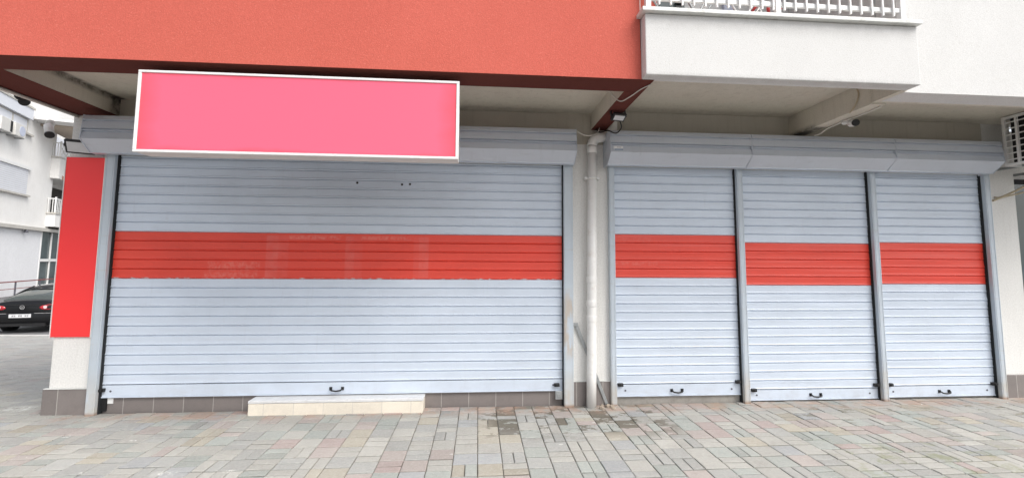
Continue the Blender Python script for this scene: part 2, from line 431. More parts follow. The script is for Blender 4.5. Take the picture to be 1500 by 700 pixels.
PAL = [((.365, .36, .335), 48), ((.325, .328, .315), 26), ((.37, .33, .31), 9), ((.37, .345, .29), 9), ((.315, .335, .315), 15), ((.325, .335, .34), 6), ((.355, .295, .28), 4)]
BAG = [c for c, w in PAL for _ in range(w)]
def pavers():
    vs = []; fs = []; cols = []
    rnd = random.Random(21)
    def paver(x0, x1, y0, y1, c):
        g = .0026 + rnd.random() * .0016; gy = .0060 + rnd.random() * .0030
        dz = rnd.uniform(-.0025, .0025); tx = rnd.uniform(-.010, .010); ty = rnd.uniform(-.010, .010)
        cx = (x0 + x1) / 2; cy = (y0 + y1) / 2
        o = len(vs)
        for (ins, iny, h) in ((g, gy, -.012), (g, gy, -.0035), (g + .0045, gy + .005, 0)):
            for (x, y) in ((x0 + ins, y0 + iny), (x1 - ins, y0 + iny), (x1 - ins, y1 - iny), (x0 + ins, y1 - iny)):
                jx = rnd.uniform(-.0012, .0012); jy = rnd.uniform(-.0012, .0012)
                vs.append((x + jx, y + jy, gz(y) + h + dz + (x - cx) * tx + (y - cy) * ty))
        for lv in range(2):
            for i in range(4):
                a = o + lv * 4 + i; b = o + lv * 4 + (i + 1) % 4
                fs.append((a, b, b + 4, a + 4))
        fs.append((o + 8, o + 9, o + 10, o + 11))
        v = rnd.gauss(1, .06)
        cols.append(tuple(min(.9, q * v) for q in c))
    def cell(x, y, w):
        c = rnd.choice(BAG); r = rnd.random(); h = w / 2
        gray = y > 1.0
        if gray: c = tuple(q * .35 + .30 * .65 for q in c)
        c2 = c if rnd.random() < .72 else rnd.choice(BAG)
        if gray: c2 = c
        if r < .54: paver(x, x + w, y, y + w, c)
        elif r < .82:
            paver(x, x + w, y, y + h, c); paver(x, x + w, y + h, y + w, c2)
        else:
            paver(x, x + h, y, y + w, c); paver(x + h, x + w, y, y + w, c2)
    W = .2
    def field(i0, i1, ytop, ybot):
        for i in range(i0, i1):
            x = i * W + .012
            y = ytop - (0 if rnd.random() < .75 else .1)
            if y < ytop: paver(x, x + W, y, ytop, rnd.choice(BAG))
            while y > ybot:
                y -= W
                cell(x, y, W)
                if rnd.random() < .03:
                    y -= .1; paver(x, x + W, y, y + .1, rnd.choice(BAG))
    field(-46, 44, .01, -6.6)
    field(-88, -46, .01, -1.2)
    field(-108, -22, 8.54, .015)
    mb = MB(); mb.v = [Vector(p) for p in vs]; mb.f = fs
    me = bpy.data.meshes.new('pavement'); me.from_pydata(vs, [], fs)
    at = me.color_attributes.new('tint', 'FLOAT_COLOR', 'CORNER')
    buf = []; srnd = random.Random(4)
    for ci, c in enumerate(cols):
        sr = srnd.random()
        for q in range(9): buf += [c[0], c[1], c[2], sr] * 4
    at.data.foreach_set('color', buf)
    me.materials.append(M['paver'])
    o = bpy.data.objects.new('pavement', me); COL.objects.link(o); struct(o)
pavers()

# ------------------------------------------------------------------ the apartment building
B = thing('apartment_building', 'large apartment building with red and white stucco overhang above the roller shutters', 'building')
# structure behind the shutters and upper storey
mb = MB()
mb.box(-4.48, 1.0, .17, .40, 0, 3.39)             # back of the left opening
mb.box(1.53, 6.5, .17, .40, 0, 3.42)
mb.build('inner_wall', 'concrete', B)
FRONT = -1.49; WFRONT = -1.43; BAL = -1.59; ZB = 3.20
mb = MB(); mb.box(-4.02, .986, .0, .17, 2.76, 3.395); mb.build('lintel', 'lintel', B)
mb = MB(); mb.box(1.53, 6.45, .0, .17, 2.76, 3.435); mb.build('lintel', 'lintel', B)
mb = MB(); mb.box(-4.475, -4.02, 0, .45, .262, ZB + .004); mb.build('pillar', 'stucco_pillar', B, bevel=.012)
mb = MB(); mb.box(.986, 1.53, 0, .45, .262, 3.02); mb.build('pillar', 'stucco_pillar', B); MB().box(.986, 1.53, 0, .45, 3.0205, 3.397).build('lintel', 'lintel', B)
mb = MB(); mb.box(6.45, 6.86, 0, .45, .262, 3.437); mb.build('pillar', 'stucco_pillar', B, bevel=.012)
mb = MB()
mb.box(-4.512, -3.96, -.022, .48, -.05, .262)
mb.build('plinth', 'plinth', B, bevel=.004)
mb = MB(); mb.box(.995, 1.545, -.020, .2, -.05, .262); mb.build('plinth', 'plinth', B, bevel=.004)
mb = MB(); mb.box(6.44, 6.89, -.020, .48, -.05, .268); mb.build('plinth', 'plinth', B, bevel=.004)
mb = MB(); mb.box(-3.958, .993, .034, .168, -.05, .20); mb.build('threshold', 'plinth', B)
mb = MB(); mb.box(1.548, 3.12, .030, .168, -.05, .115); mb.build('threshold', 'concrete', B)
mb = MB(); mb.box(3.123, 6.437, .034, .168, -.05, .04); mb.build('threshold', 'concrete', B)
MB().box(-4.50, -4.055, -.030, 0, .263, .270).build('plinth_trim', 'coping', B)
MB().box(1.092, 1.52, -.026, 0, .263, .270).build('plinth_trim', 'coping', B)
# ceilings of the three bays
mb = MB(); mb.box(-4.0, 1.33, -1.22, 0, 3.39, 3.46); mb.build('ceiling', 'stucco_beige', B)
mb = MB(); mb.box(1.50, 3.84, -1.46, 0, 3.43, 3.50); mb.build('ceiling', 'stucco_beige', B)
mb = MB(); mb.box(3.98, 8.6, -1.17, 0, 3.43, 3.50); mb.build('ceiling', 'stucco_beige', B)
# downstand beams
mb = MB(); mb.box(-4.472, -4.0, FRONT + .277, .0, ZB, 3.46); mb.build('beam', 'stucco_beige', B)
mb = MB(); mb.box(1.328, 1.502, FRONT + .277, .0, ZB, 3.46); mb.build('beam', 'stucco_beige', B)
mb = MB(); mb.box(3.836, 3.985, -1.155, .0, 3.185, 3.46); mb.box(3.838, 3.899, -1.4545, -1.1555, 3.1985, 3.46); mb.build('beam', 'stucco_beige', B)
mb = MB(); mb.box(3.90, 8.6, WFRONT + .004, -1.16, ZB, 3.46); mb.build('beam', 'stucco_beige', B)
mb = MB(); mb.box(-4.474, 1.50, FRONT + .004, FRONT + .275, ZB, 3.46); mb.build('beam', 'stucco_red', B)
# the soffits of the left bay's beams are a darker brown red than the wall
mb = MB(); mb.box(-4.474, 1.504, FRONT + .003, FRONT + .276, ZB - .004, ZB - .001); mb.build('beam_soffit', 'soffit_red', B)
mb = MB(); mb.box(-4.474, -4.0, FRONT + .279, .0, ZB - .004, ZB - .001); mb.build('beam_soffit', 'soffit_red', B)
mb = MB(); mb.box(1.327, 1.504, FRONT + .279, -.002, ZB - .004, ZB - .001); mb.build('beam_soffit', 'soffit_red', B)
# upper storey walls
mb = MB(); mb.box(-4.48, 1.385, FRONT, -1.2165, ZB - .0005, 6.6); mb.box(-4.478, -4.2, -1.2155, 4.0, 3.462, 6.6)
mb.build('red_wall', 'stucco_red', B)
mb = MB(); mb.box(3.90, 8.6, WFRONT, -1.2, ZB - .003, 6.6); mb.build('white_wall', 'stucco_white', B)
mb = MB(); mb.box(-4.3, 8.6, 0, .3, 3.50, 6.6); mb.build('back_wall', 'stucco_white', B)
MB().box(1.386, 1.50, -1.21, -.01, 3.505, 6.6).build('balcony_side_wall', 'stucco_white', B)
MB().box(3.90, 4.02, -1.19, -.01, 3.505, 6.6).build('balcony_side_wall', 'stucco_white', B)
mb = MB(); mb.box(-4.48, 8.6, -1.4, .3, 6.602, 6.8); mb.build('roof_slab', 'concrete', B)
# balcony
bal = MB().box(1.392, 3.895, BAL, -1.455, ZB, 3.740).build('balcony', 'stucco_white', B, bevel=.008)
MB().box(1.505, 3.895, -1.45, -.01, 3.502, 3.56).build('floor', 'concrete', bal)
MB().box(1.355, 3.905, BAL - .045, -1.43, 3.742, 3.777).build('coping', 'coping', bal, bevel=.004)
mb = MB()
def rail_z(dz): return 3.777 + dz
yb = -1.545
for x in (1.435, 2.615, 3.80): mb.box(x - .022, x + .022, yb - .022, yb + .022, 3.777, 4.75)
mb.box(1.435, 3.80, yb - .012, yb + .012, 3.885, 3.925); mb.box(1.435, 3.80, yb - .012, yb + .012, 4.62, 4.66); mb.box(1.40, 3.86, yb - .03, yb + .03, 4.752, 4.79)
x = 1.53
while x < 3.86:
    if min(abs(x - q) for q in (1.435, 2.615, 3.80)) > .035:
        mb.box(x - .0065, x + .0065, yb - .030, yb - .014, 3.84, 4.70)
    x += .1035
mb.build('balcony_railing', 'white_metal', bal)
MB().box(1.502, 2.17, -.02, .0, 3.561, 6.59).build('red_wall', 'stucco_red', B)
wd = MB().box(2.20, 2.52, -.03, .0, 3.561, 5.6).build('balcony_door', 'far_glass', B)
mb = MB()
for i in range(40): mb.bar((2.39, -.05, 3.62 + i * .05), (2.49, -.05, 3.62 + i * .05), .03, .018)
mb.build('louvre', 'black', wd)
MB().box(3.02, 3.10, -.06, -.002, 3.561, 5.6).box(3.102, 3.16, -.05, -.002, 3.561, 5.6).build('door_frame', 'curtain_blue', B)
# recess right of the last pillar with a dark glazed door
mb = MB(); mb.box(6.861, 8.6, .30, .44, 0, 3.44); mb.build('recess_wall', 'stucco_pillar', B)
dd = MB().box(6.95, 7.95, .24, .297, .02, 2.7).build('door', 'far_glass', B)
mb = MB(); mb.box(6.90, 6.949, .22, .298, .0, 2.76); mb.box(7.951, 8.0, .22, .298, .0, 2.76); mb.box(6.949, 7.951, .22, .298, 2.70, 2.76); mb.build('door_frame', 'rubber', dd)
mb = MB(); mb.box(8.0, 8.6, 0, .298, 0, 3.44); mb.build('pillar', 'stucco_pillar', B)

# red cover panel on the left pillar
t = thing('wall_panel', 'plain bright red rectangular panel fixed to the left corner pillar', 'panel', (-4.29, 0, .797))
MB().box(-4.486, -4.092, -.022, -.001, .797, 2.722).build('panel', 'panel_red', t, bevel=.003)
mb = MB(); mb.box(-4.494, -4.4865, -.026, -.001, .79, 2.73); mb.box(-4.0915, -4.083, -.026, -.001, .79, 2.73); mb.v and MB().box(-4.494, -4.4865, -.026, -.001, .79, 2.73).build('edge_trim', 'white_metal', t); MB().box(-4.0915, -4.083, -.026, -.001, .79, 2.73).build('edge_trim', 'white_metal', t)

# ------------------------------------------------------------------ roller shutters
P = .1018
def slat_profile(z0, z1, ref):
    # ref: a z where a slat begins; profile runs upward from z0 to z1
    pts = []
    k = math.floor((z0 - ref) / P + 1e-6)
    prof = [(.000, .0020), (.0018, -.0045), (.0085, -.0150), (.0110, -.0162), (.0135, -.0156), (.0225, -.0108), (.040, -.0100), (.066, -.0106), (.090, -.0112), (.0965, -.0104), (.0990, -.0040)]
    z = ref + k * P
    while z < z1 - 1e-4:
        for (dz, y) in prof:
            zz = z + dz
            if z0 - 1e-5 <= zz <= z1 + 1e-5: pts.append((y, zz))
        z += P
    return pts
def wobble(seed):
    r = random.Random(seed); ph = [r.uniform(0, 6.28) for _ in range(6)]
    def w(x, z):
        s = math.floor(z / P)
        return .0012 * math.sin(1.3 * x + ph[0] + s * 1.7) + .0008 * math.sin(3.1 * x + ph[1] + s * 2.9) + .0018 * math.sin(.9 * x + ph[2] + z * 1.4)
    return w
YC = .020   # plane of the curtains
def shutter(label, x0, x1, zb, zr0, zr1, guides, boxx, handle_x, bar_h, sticker=False, locks=(), seed=1):
    t = thing('roller_shutter', label, 'roller shutter', ((x0 + x1) / 2, 0, 0), 'closed roller shutters in a row')
    w = wobble(seed)
    def sheet(za, zc, name, mat):
        mb = MB(); pr = [(y + YC, z) for (y, z) in slat_profile(za, zc, zr0)]
        mb.prism_x(pr, x0, x1, closed=False, n=max(6, int((x1 - x0) * 6)), wob=w)
        o = mb.build(name, mat, t)
        return o
    ztop = 2.86
    bz = zb + bar_h
    # bottom bar joins the first whole slat
    n = math.floor((zr0 - bz) / P)
    zb1 = zr0 - n * P
    cu = sheet(zb1, zr0 + .0001, 'lower_curtain', 'alu')
    sheet(zr0, zr1 + .0001, 'red_band', 'red_band')
    up = sheet(zr1, ztop, 'upper_curtain', 'alu')
    mb = MB(); mb.box(x0, x1, YC - .013, YC + .006, zb + .012, zb1 - .004)
    mb.box(x0, x1, YC - .020, YC + .010, zb, zb + .012)
    bb = mb.build('bottom_bar', 'alu', t, bevel=.002)
    hz = zb + (zb1 - zb) * .42
    mb = MB(); q = YC - .014
    mb.tube([(handle_x - .062, q, hz + .012), (handle_x - .062, q - .022, hz + .006), (handle_x - .048, q - .034, hz - .006), (handle_x, q - .038, hz - .012), (handle_x + .048, q - .034, hz - .006), (handle_x + .062, q - .022, hz + .006), (handle_x + .062, q, hz + .012)], .0085, 8)
    mb.box(handle_x - .078, handle_x - .048, q - .006, q + .001, hz - .010, hz + .024); mb.box(handle_x + .048, handle_x + .078, q - .006, q + .001, hz - .010, hz + .024)
    mb.build('handle', 'black', bb)
    for (lx, lz) in locks:
        mb = MB(); mb.box(lx - .030, lx + .030, YC - .045, YC - .010, lz - .020, lz + .016); mb.box(lx - .012, lx + .020, YC - .058, YC - .046, lz - .014, lz + .010)
        mb.build('end_stop', 'black', bb, bevel=.004)
    for bx in (x0 + .12, x1 - .12):
        MB().disc_ring((bx, YC - .0135, hz + .012), (0, -1, 0), 0, .010, .004, 12).build('bolt_head', 'ink', bb)
    for (gx0, gx1, face, gz0) in guides:
        mb = MB()
        yf = -.062
        mb.box(gx0, gx1, yf, .16, gz0, 2.80)
        g = mb.build('guide_rail', 'alu_guide', t, bevel=.004)
        # ribs on the face of the extrusion
        mb = MB(); mb.box(gx0 + .012, gx0 + .016, yf - .003, yf - .0005, gz0 + .004, 2.735); mb.box(gx1 - .016, gx1 - .012, yf - .003, yf - .0005, gz0 + .004, 2.735); mb.build('rib', 'alu_guide', g)
        # brush seal lining the slot
        for sd in face:
            mb = MB()
            if sd > 0: mb.box(gx1 + .0005, gx1 + .012, -.020, .07, gz0 + .01, 2.80)
            else: mb.box(gx0 - .011, gx0 - .0005, -.018, .07, gz0 + .01, 2.80)
            mb.build('brush_seal', 'brush', g)
    # octagonal box in front of the lintel
    bx0, bx1 = boxx
    yfb, zt, zf, zbm, ybm = -.30, 3.118, 2.862, 2.742, -.165
    prof = [(-.003, zt), (yfb + .026, zt), (yfb + .018, zt - .008),
            # folded lamellas: each leans out toward its foot, with a shadow gap under it
            (yfb - .002, 3.066), (yfb + .028, 3.062), (yfb + .028, 3.051), (yfb + .012, 3.048),
            (yfb - .002, 2.973), (yfb + .028, 2.969), (yfb + .028, 2.958), (yfb + .002, 2.956), (yfb + .002, 2.950), (yfb + .030, 2.947), (yfb + .030, 2.938), (yfb + .016, 2.935),
            (yfb - .008, zf), (ybm - .01, zbm + .010), (ybm - .010, zbm), (-.095, zbm), (-.095, zbm + .03), (-.003, zbm + .03)]
    mb = MB(); mb.prism(prof, 0, bx0 + .003, bx1 - .003)
    bxo = mb.build('shutter_box', 'alu_box', t)
    for ex0, ex1 in ((bx0 - .004, bx0 + .0025), (bx1 - .0025, bx1 + .0005)):
        q_ = .0035 if (ex0 < -4 or abs(ex1 - 1.0885) < .01 or abs(ex0 - 1.474) < .01) else .0006
        mb = MB(); mb.prism([(-.002, zt + q_), (yfb - q_ - .009 + .03, zt + q_), (yfb - q_ - .009, zf - q_), (ybm - .010 - q_, zbm - q_), (-.003, zbm - q_)], 0, ex0, ex1)
        mb.build('end_cap', 'alu_box', bxo)
    if sticker:
        mb = MB(); mb.box(bx0 + .03, bx0 + .14, yfb - .0016, yfb - .0006, 2.90, 2.93); st = mb.build('sticker', 'sticker', bxo)
        MB().box(bx0 + .045, bx0 + .14, yfb - .0016, yfb - .0006, 2.868, 2.8995).build('sticker_base', 'sticker_blue', st)
        mb = MB()
        for i in range(7): mb.box(bx0 + .070 + i * .007, bx0 + .074 + i * .007, yfb - .0024, yfb - .0018, 2.912, 2.919)
        mb.build('fine_print', 'ink', st)
    return t, cu, up

t, cu, up = shutter('very wide grey roller shutter with long red stripe under the pink sign', -3.985, .985, .16, 1.412, 1.412 + 5 * P,
        [(-4.052, -3.962, (1,), -.01), (.982, 1.090, (-1,), -.01)], (-4.128, 1.088), -1.534, .10,
        locks=((-3.945, .245), (.905, .232)), seed=3)
# latch plate on the corner, two punched holes up in the curtain
bbar = [c for c in t.children if c.name.startswith('bottom_bar')][0]
mb = MB(); mb.box(.885, .965, -.030, -.012, .075, .165); mb.box(.905, .945, -.036, -.030, .10, .14); mb.build('latch_plate', 'galv', bbar, bevel=.004)
for hx, hz in ((-1.395, 2.505), (-.89, 2.495), (-.80, 2.50)):
    MB().disc_ring((hx, YC - .0122, hz), (0, -1, 0), 0, .013, .003, 12).build('punched_hole', 'black', up)
mb = MB(); mb.box(-3.955, -3.905, .012, .030, .02, .158); mb.build('sealing_sheet', 'rubber', bbar)
mb = MB(); mb.box(-3.900, -3.845, .022, .030, .095, .157); mb.build('spacer', 'white_metal', bbar)
shutter('grey roller shutter with red stripe next to the white drain pipe', 1.585, 3.10, .082, 1.440, 1.440 + 5 * P,
        [(1.522, 1.588, (), -.01), (3.098, 3.170, (-1,), -.01)], (1.478, 3.150), 2.317, .09, sticker=True, locks=((1.645, .222), (3.055, .236)), seed=5)
shutter('grey roller shutter with red stripe between two other narrow shutters', 3.165, 4.825, .012, 1.356, 1.356 + 5 * P,
        [(4.822, 4.892, (-1,), -.01)], (3.156, 4.945), 4.017, .09, locks=((3.245, .138), (4.785, .175)), seed=8)
shutter('grey roller shutter with red stripe beside the right end pillar', 4.888, 6.365, .022, 1.374, 1.374 + 5 * P,
        [(6.362, 6.440, (-1,), -.01)], (4.951, 6.352), 5.672, .09, locks=((4.962, .175), (6.325, .168)), seed=11)

# ------------------------------------------------------------------ sign
SX0, SX1, SZ0, SZ1, SY0, SY1 = -2.731, -.183, 2.464, 3.132, -1.46, -1.27
t = thing('sign_box', 'large blank pink sign box with white frame hanging under the red overhang', 'sign', ((SX0 + SX1) / 2, SY1, SZ0))
f = .020
mb = MB()
mb.box(SX0, SX1, SY0 + .018, SY1, SZ0 + .004, SZ1 - .004)
mb.build('casing', 'ac_white', t, bevel=.003)
mb = MB()
mb.box(SX0 - .004, SX1 + .004, SY0 - .006, SY0 + .016, SZ1 - f, SZ1); mb.box(SX0 - .004, SX1 + .004, SY0 - .006, SY0 + .016, SZ0, SZ0 + f)
mb.box(SX0 - .004, SX0 + f, SY0 - .006, SY0 + .016, SZ0 + f + .0005, SZ1 - f - .0005); mb.box(SX1 - f, SX1 + .004, SY0 - .006, SY0 + .016, SZ0 + f + .0005, SZ1 - f - .0005)
mb.build('frame', 'white_metal', t, bevel=.003)
mb = MB(); mb.box(SX0 + f + .0005, SX1 - f - .0005, SY0 + .002, SY0 + .0165, SZ0 + f + .0005, SZ1 - f - .0005)
mb.build('sign_face', 'sign_face', t, origin=((SX0 + SX1) / 2, SY0, (SZ0 + SZ1) / 2))
for bx in (-2.6, -1.5, -.45): MB().box(bx - .02, bx + .02, -1.30, -1.275, SZ1 - .003, 3.1955).build('bracket', 'galv', t)

# ------------------------------------------------------------------ step
t = thing('entrance_step', 'low cream tiled step in front of the wide shutter', 'step', (-1.48, -.08, 0))
MB().box(-2.385, -.575, -.150, .03, -.03, .118).build('tiled_riser', 'step_tile', t, bevel=.004)
MB().box(-2.387, -.573, -.1525, .031, .122, .149).build('slab', 'step_top', t, bevel=.004)

# ------------------------------------------------------------------ drain pipe, brace, rubble
px, py, pr = 1.318, -.085, .055
t = thing('drain_pipe', 'white plastic drain pipe running down the pillar between the shutters', 'pipe', (px - .02, py, 0))
pts = [(px - .036, py, .0), (px - .030, py, .4), (px - .015, py, 1.4), (px + .0, py, 2.99)]
mb = MB(); mb.tube(pts, pr, 20); mb.build('pipe', 'pvc', t)
el = []
for i in range(8):
    a = i / 7 * math.radians(80)
    el.append((px + .10 * (1 - math.cos(a)), py, 2.985 + .10 * math.sin(a)))
el += [(px + .17, py + .01, 3.10)]
mb = MB(); mb.tube(el, pr + .004, 18); mb.build('elbow', 'pvc', t)
mb = MB(); mb.tube([(px + .165, py + .01, 3.10), (px + .22, py + .03, 3.13), (px + .27, py + .055, 3.22), (px + .275, py + .057, 3.425)], pr - .002, 18); mb.build('offset_pipe', 'pvc', t)
for cz, nm in ((2.93, 'collar'), (1.42, 'collar'), (1.15, 'collar'), (.98, 'collar')):
    xx = px - .036 + (cz / 2.99) * .036
    mb = MB(); mb.tube([(xx, py, cz - .035), (xx, py, cz + .035)], pr + .0045, 20); mb.build(nm, 'pvc', t, bevel=.002)
for cz in (2.60,):
    xx = px - .003
    mb = MB(); mb.tube([(xx, py, cz - .006), (xx, py, cz + .006)], pr + .004, 20); mb.box(xx - .085, xx - .058, py - .012, .0, cz - .018, cz + .010); mb.box(xx + .058, xx + .085, py - .012, .0, cz - .018, cz + .010)
    mb.build('pipe_clamp', 'white_metal', t)
t = thing('metal_brace', 'thin grey metal bar leaning diagonally behind the drain pipe', 'bar', (1.465, -.03, 0))
MB().bar((1.128, -.022, .905), (1.475, -.028, .015), .036, .014, up=(0, 1, 0)).build('bar', 'galv', t, bevel=.002)
mb = MB(); mb.box(1.092, 1.150, -.036, -.012, .885, .925); mb.build('end_bracket', 'galv', t, bevel=.002)
mb = MB(); r = random.Random(5)
for i in range(16):
    s_ = r.uniform(.010, .032); cx = r.uniform(1.37, 1.52); cy = r.uniform(-.17, -.04)
    vs = [(cx + s_ * r.uniform(.5, 1) * math.cos(a) , cy + s_ * r.uniform(.5, 1) * math.sin(a), h) for h in (-.002, s_ * r.uniform(.5, 1.1)) for a in (0.2, 1.4, 2.6, 3.8, 5.1)]
    mb.add(vs, [(0, 1, 2, 3, 4), (5, 6, 7, 8, 9)] + [(i_, (i_ + 1) % 5, (i_ + 1) % 5 + 5, i_ + 5) for i_ in range(5)])
tag(mb.build('rubble', 'debris', origin=(1.44, -.1, 0)), 'small heap of crumbled plaster at the foot of the drain pipe', 'rubble', kind='stuff')

# ------------------------------------------------------------------ lamps and cameras
def floodlight(label, loc, rot, w=.24, h=.16):
    t = thing('floodlight', label, 'floodlight', loc, 'outdoor floodlights')
    t.rotation_euler = rot
    def bld(mb, n, m, par=t, **k):
        o = mb.build(n, m, None, **k); o.parent = par; return o
    bld(MB().box(-w / 2, w / 2, 0, .035, -h / 2, h / 2), 'housing', 'black', bevel=.006)
    bld(MB().box(-w / 2 + .018, w / 2 - .018, -.004, -.0005, -h / 2 + .020, h / 2 - .018), 'lens', 'glass_lamp')
    mb = MB(); mb.bar((-w / 2 - .008, .02, 0), (-w / 2 - .008, .10, .03), .012, .025); mb.bar((w / 2 + .008, .02, 0), (w / 2 + .008, .10, .03), .012, .025); mb.bar((-w / 2 - .014, .10, .03), (w / 2 + .014, .10, .03), .025, .012)
    bld(mb, 'bracket', 'black')
    return t
floodlight('black framed floodlight mounted above the red pillar panel', (-4.255, -.15, 2.800), (math.radians(34), math.radians(0), math.radians(24)), .235, .15)
floodlight('black framed floodlight hanging under the red beam over the drain pipe', (1.445, -.70, 3.12), (math.radians(55), math.radians(0), math.radians(12)), .15, .095)

def bullet_camera(label, loc, direction, mount, L=.19, r=.042, body='white_metal', nose='black'):
    t = thing('security_camera', label, 'camera', loc, 'security cameras')
    d = Vector(direction).normalized(); c = Vector(loc)
    MB().tube([c - d * L * .5, c - d * (L * .5 - .012), c + d * L * .42], [r * .8, r, r], 18).build('body', body, t)
    MB().tube([c + d * L * .421, c + d * L * .52], [r * 1.04, r * 1.0], 18).build('lens_cap', nose, t)
    mb = MB(); m = Vector(mount); mb.tube([c - d * L * .3, (c - d * L * .3) * .5 + m * .5 + Vector((0, 0, .01)), m], .014, 10)
    e = (m - c).normalized(); mb.tube([m - e * .0, m + e * .022], .04, 14)
    mb.build('bracket', body, t)
    return t
bullet_camera('white bullet camera with dark nose on a bracket at the left corner', (-4.665, -.05, 3.005), (.42, -.35, -.62), (-4.76, .06, 3.11), .17, .040)
bullet_camera('black dome shaped camera under the outer edge of the left beam', (-4.50, -.50, 3.165), (.55, -.65, -.25), (-4.462, -.58, 3.185), .12, .040, 'black')
bullet_camera('small black and white camera under the pale beam on the right', (4.00, -.755, 3.125), (-.30, -.85, -.20), (4.0, -.66, 3.175), .12, .036)

# cables and conduits
def cable(name, label, pts, r, mat, cat='cable', n=8, group=None):
    P_ = [Vector(p) for p in pts]; out = []
    for i in range(len(P_) - 1):
        p0 = P_[max(i - 1, 0)]; p1 = P_[i]; p2 = P_[i + 1]; p3 = P_[min(i + 2, len(P_) - 1)]
        for k in range(6):
            t_ = k / 6
            out.append(.5 * ((2 * p1) + (p2 - p0) * t_ + (2 * p0 - 5 * p1 + 4 * p2 - p3) * t_ ** 2 + (3 * p1 - p0 - 3 * p2 + p3) * t_ ** 3))
    out.append(P_[-1])
    mb = MB(); mb.tube(out, r, n)
    return tag(mb.build(name, mat, origin=P_[0]), label, cat, group)
cable('conduit', 'straight pale conduit along the underside of the left beam edge', [(-4.41, -1.15, 3.176), (-4.41, -.6, 3.176), (-4.41, -.02, 3.176)], .017, 'cable_white', 'conduit')
cable('cable', 'thin pale cable sagging from the wide shutter box to the drain pipe', [(1.09, -.27, 3.10), (1.18, -.24, 3.065), (1.28, -.2, 3.075), (1.36, -.16, 3.12), (1.40, -.12, 3.19)], .006, 'cable_white')
cable('cable', 'thin pale cable looping across the red soffit corner', [(1.12, -.95, 3.38), (1.24, -.98, 3.30), (1.34, -1.03, 3.175), (1.40, -1.15, 3.17), (1.45, -1.3, 3.185), (1.50, -1.42, 3.185)], .005, 'cable_white')
cable('cable', 'tangled black cable hanging behind the floodlight on the red beam', [(1.48, -.56, 3.17), (1.55, -.46, 3.10), (1.52, -.36, 3.06), (1.46, -.25, 3.12), (1.40, -.14, 3.13), (1.37, -.08, 3.19)], .007, 'cable_black')
cable('cable', 'pale cable along the beam edge from the camera to the shutter box', [(3.97, -1.12, 3.175), (3.975, -.9, 3.17), (3.96, -.65, 3.165), (3.95, -.45, 3.15), (3.96, -.36, 3.13), (3.93, -.29, 3.118)], .0075, 'cable_white')
cable('cable', 'brown cable curving down the side of the pale beam', [(3.828, -1.0, 3.42), (3.822, -1.03, 3.33), (3.822, -.99, 3.24), (3.835, -.90, 3.18)], .0065, 'cable_tan')
cable('insulated_pipe', 'upper tan insulated pipe stretched from the caged cooler to the right pillar', [(6.52, -.012, 2.43), (6.56, -.03, 2.45), (6.66, -.14, 2.53), (6.75, -.24, 2.62), (6.84, -.34, 2.74)], .013, 'cable_tan', 'pipe', 8, 'cooler pipes')
cable('insulated_pipe', 'lower thin tan pipe reaching sideways over the right pillar', [(6.545, -.012, 2.475), (6.60, -.03, 2.47), (6.72, -.10, 2.50), (6.86, -.2, 2.55)], .009, 'cable_tan', 'pipe', 8, 'cooler pipes')

# ------------------------------------------------------------------ caged air conditioner on the right
t = thing('caged_air_conditioner', 'outdoor air conditioner behind white bars at the right edge', 'air conditioner', (6.8, -.30, 2.80))
cx0, cx1, cy0, cy1, cz0, cz1 = 6.41, 7.45, -.92, -.285, 2.812, 3.42
mb = MB(); b = .030
for x in (cx0, cx1):
    for y in (cy0, cy1): mb.box(x, x + b, y, y + b, cz0, cz1)
    mb.box(x + .002, x + b - .002, cy0 + b, cy1, cz0, cz0 + b); mb.box(x + .002, x + b - .002, cy0 + b, cy1, cz1 - b, cz1)
    y = cy1 - .11
    mb.box(x + .003, x + b - .003, y - .012, y + .012, cz0 + b, cz1 - b)
    mb.box(x + .003, x + b - .003, y - .272, y - .248, cz0 + b, cz1 - b)
    for i in range(1, 8):
        z = cz0 + i * (cz1 - cz0) / 8
        mb.box(x + .006, x + .018, cy0 + b, cy1, z - .006, z + .006)
for y in (cy0, cy1):
    mb.box(cx0 + b, cx1, y + .002, y + b - .002, cz0, cz0 + b); mb.box(cx0 + b, cx1, y + .002, y + b - .002, cz1 - b, cz1)
for i in range(1, 8):
    z = cz0 + i * (cz1 - cz0) / 8; mb.box(cx0 + b, cx1, cy0 + .008, cy0 + .020, z - .006, z + .006)
for i in range(1, 8):
    x = cx0 + i * (cx1 - cx0) / 8; mb.box(x - .006, x + .006, cy0 + .021, cy0 + .030, cz0 + b, cz1 - b)
mb.build('cage', 'white_metal', t)
ub = MB().box(6.47, 7.40, -.80, -.30, 2.85, 3.41).build('unit_body', 'ac_dark', t, bevel=.01)  # whole body near black, in place of the shade behind the bars
mb = MB(); mb.disc_ring((6.88, -.801, 3.13), (0, -1, 0), .05, .225, .012, 32)
for i in range(7): mb.disc_ring((6.88, -.806, 3.13), (0, -1, 0), .06 + i * .024, .064 + i * .024, .012, 32)
mb.build('fan_grille', 'ac_white', ub)
MB().bar((6.62, -.80, 2.83), (6.62, -.002, 2.83), .03, .03).build('wall_bracket', 'galv', t)
MB().bar((7.25, -.80, 2.83), (7.25, .299, 2.83), .03, .03).build('wall_bracket', 'galv', t)

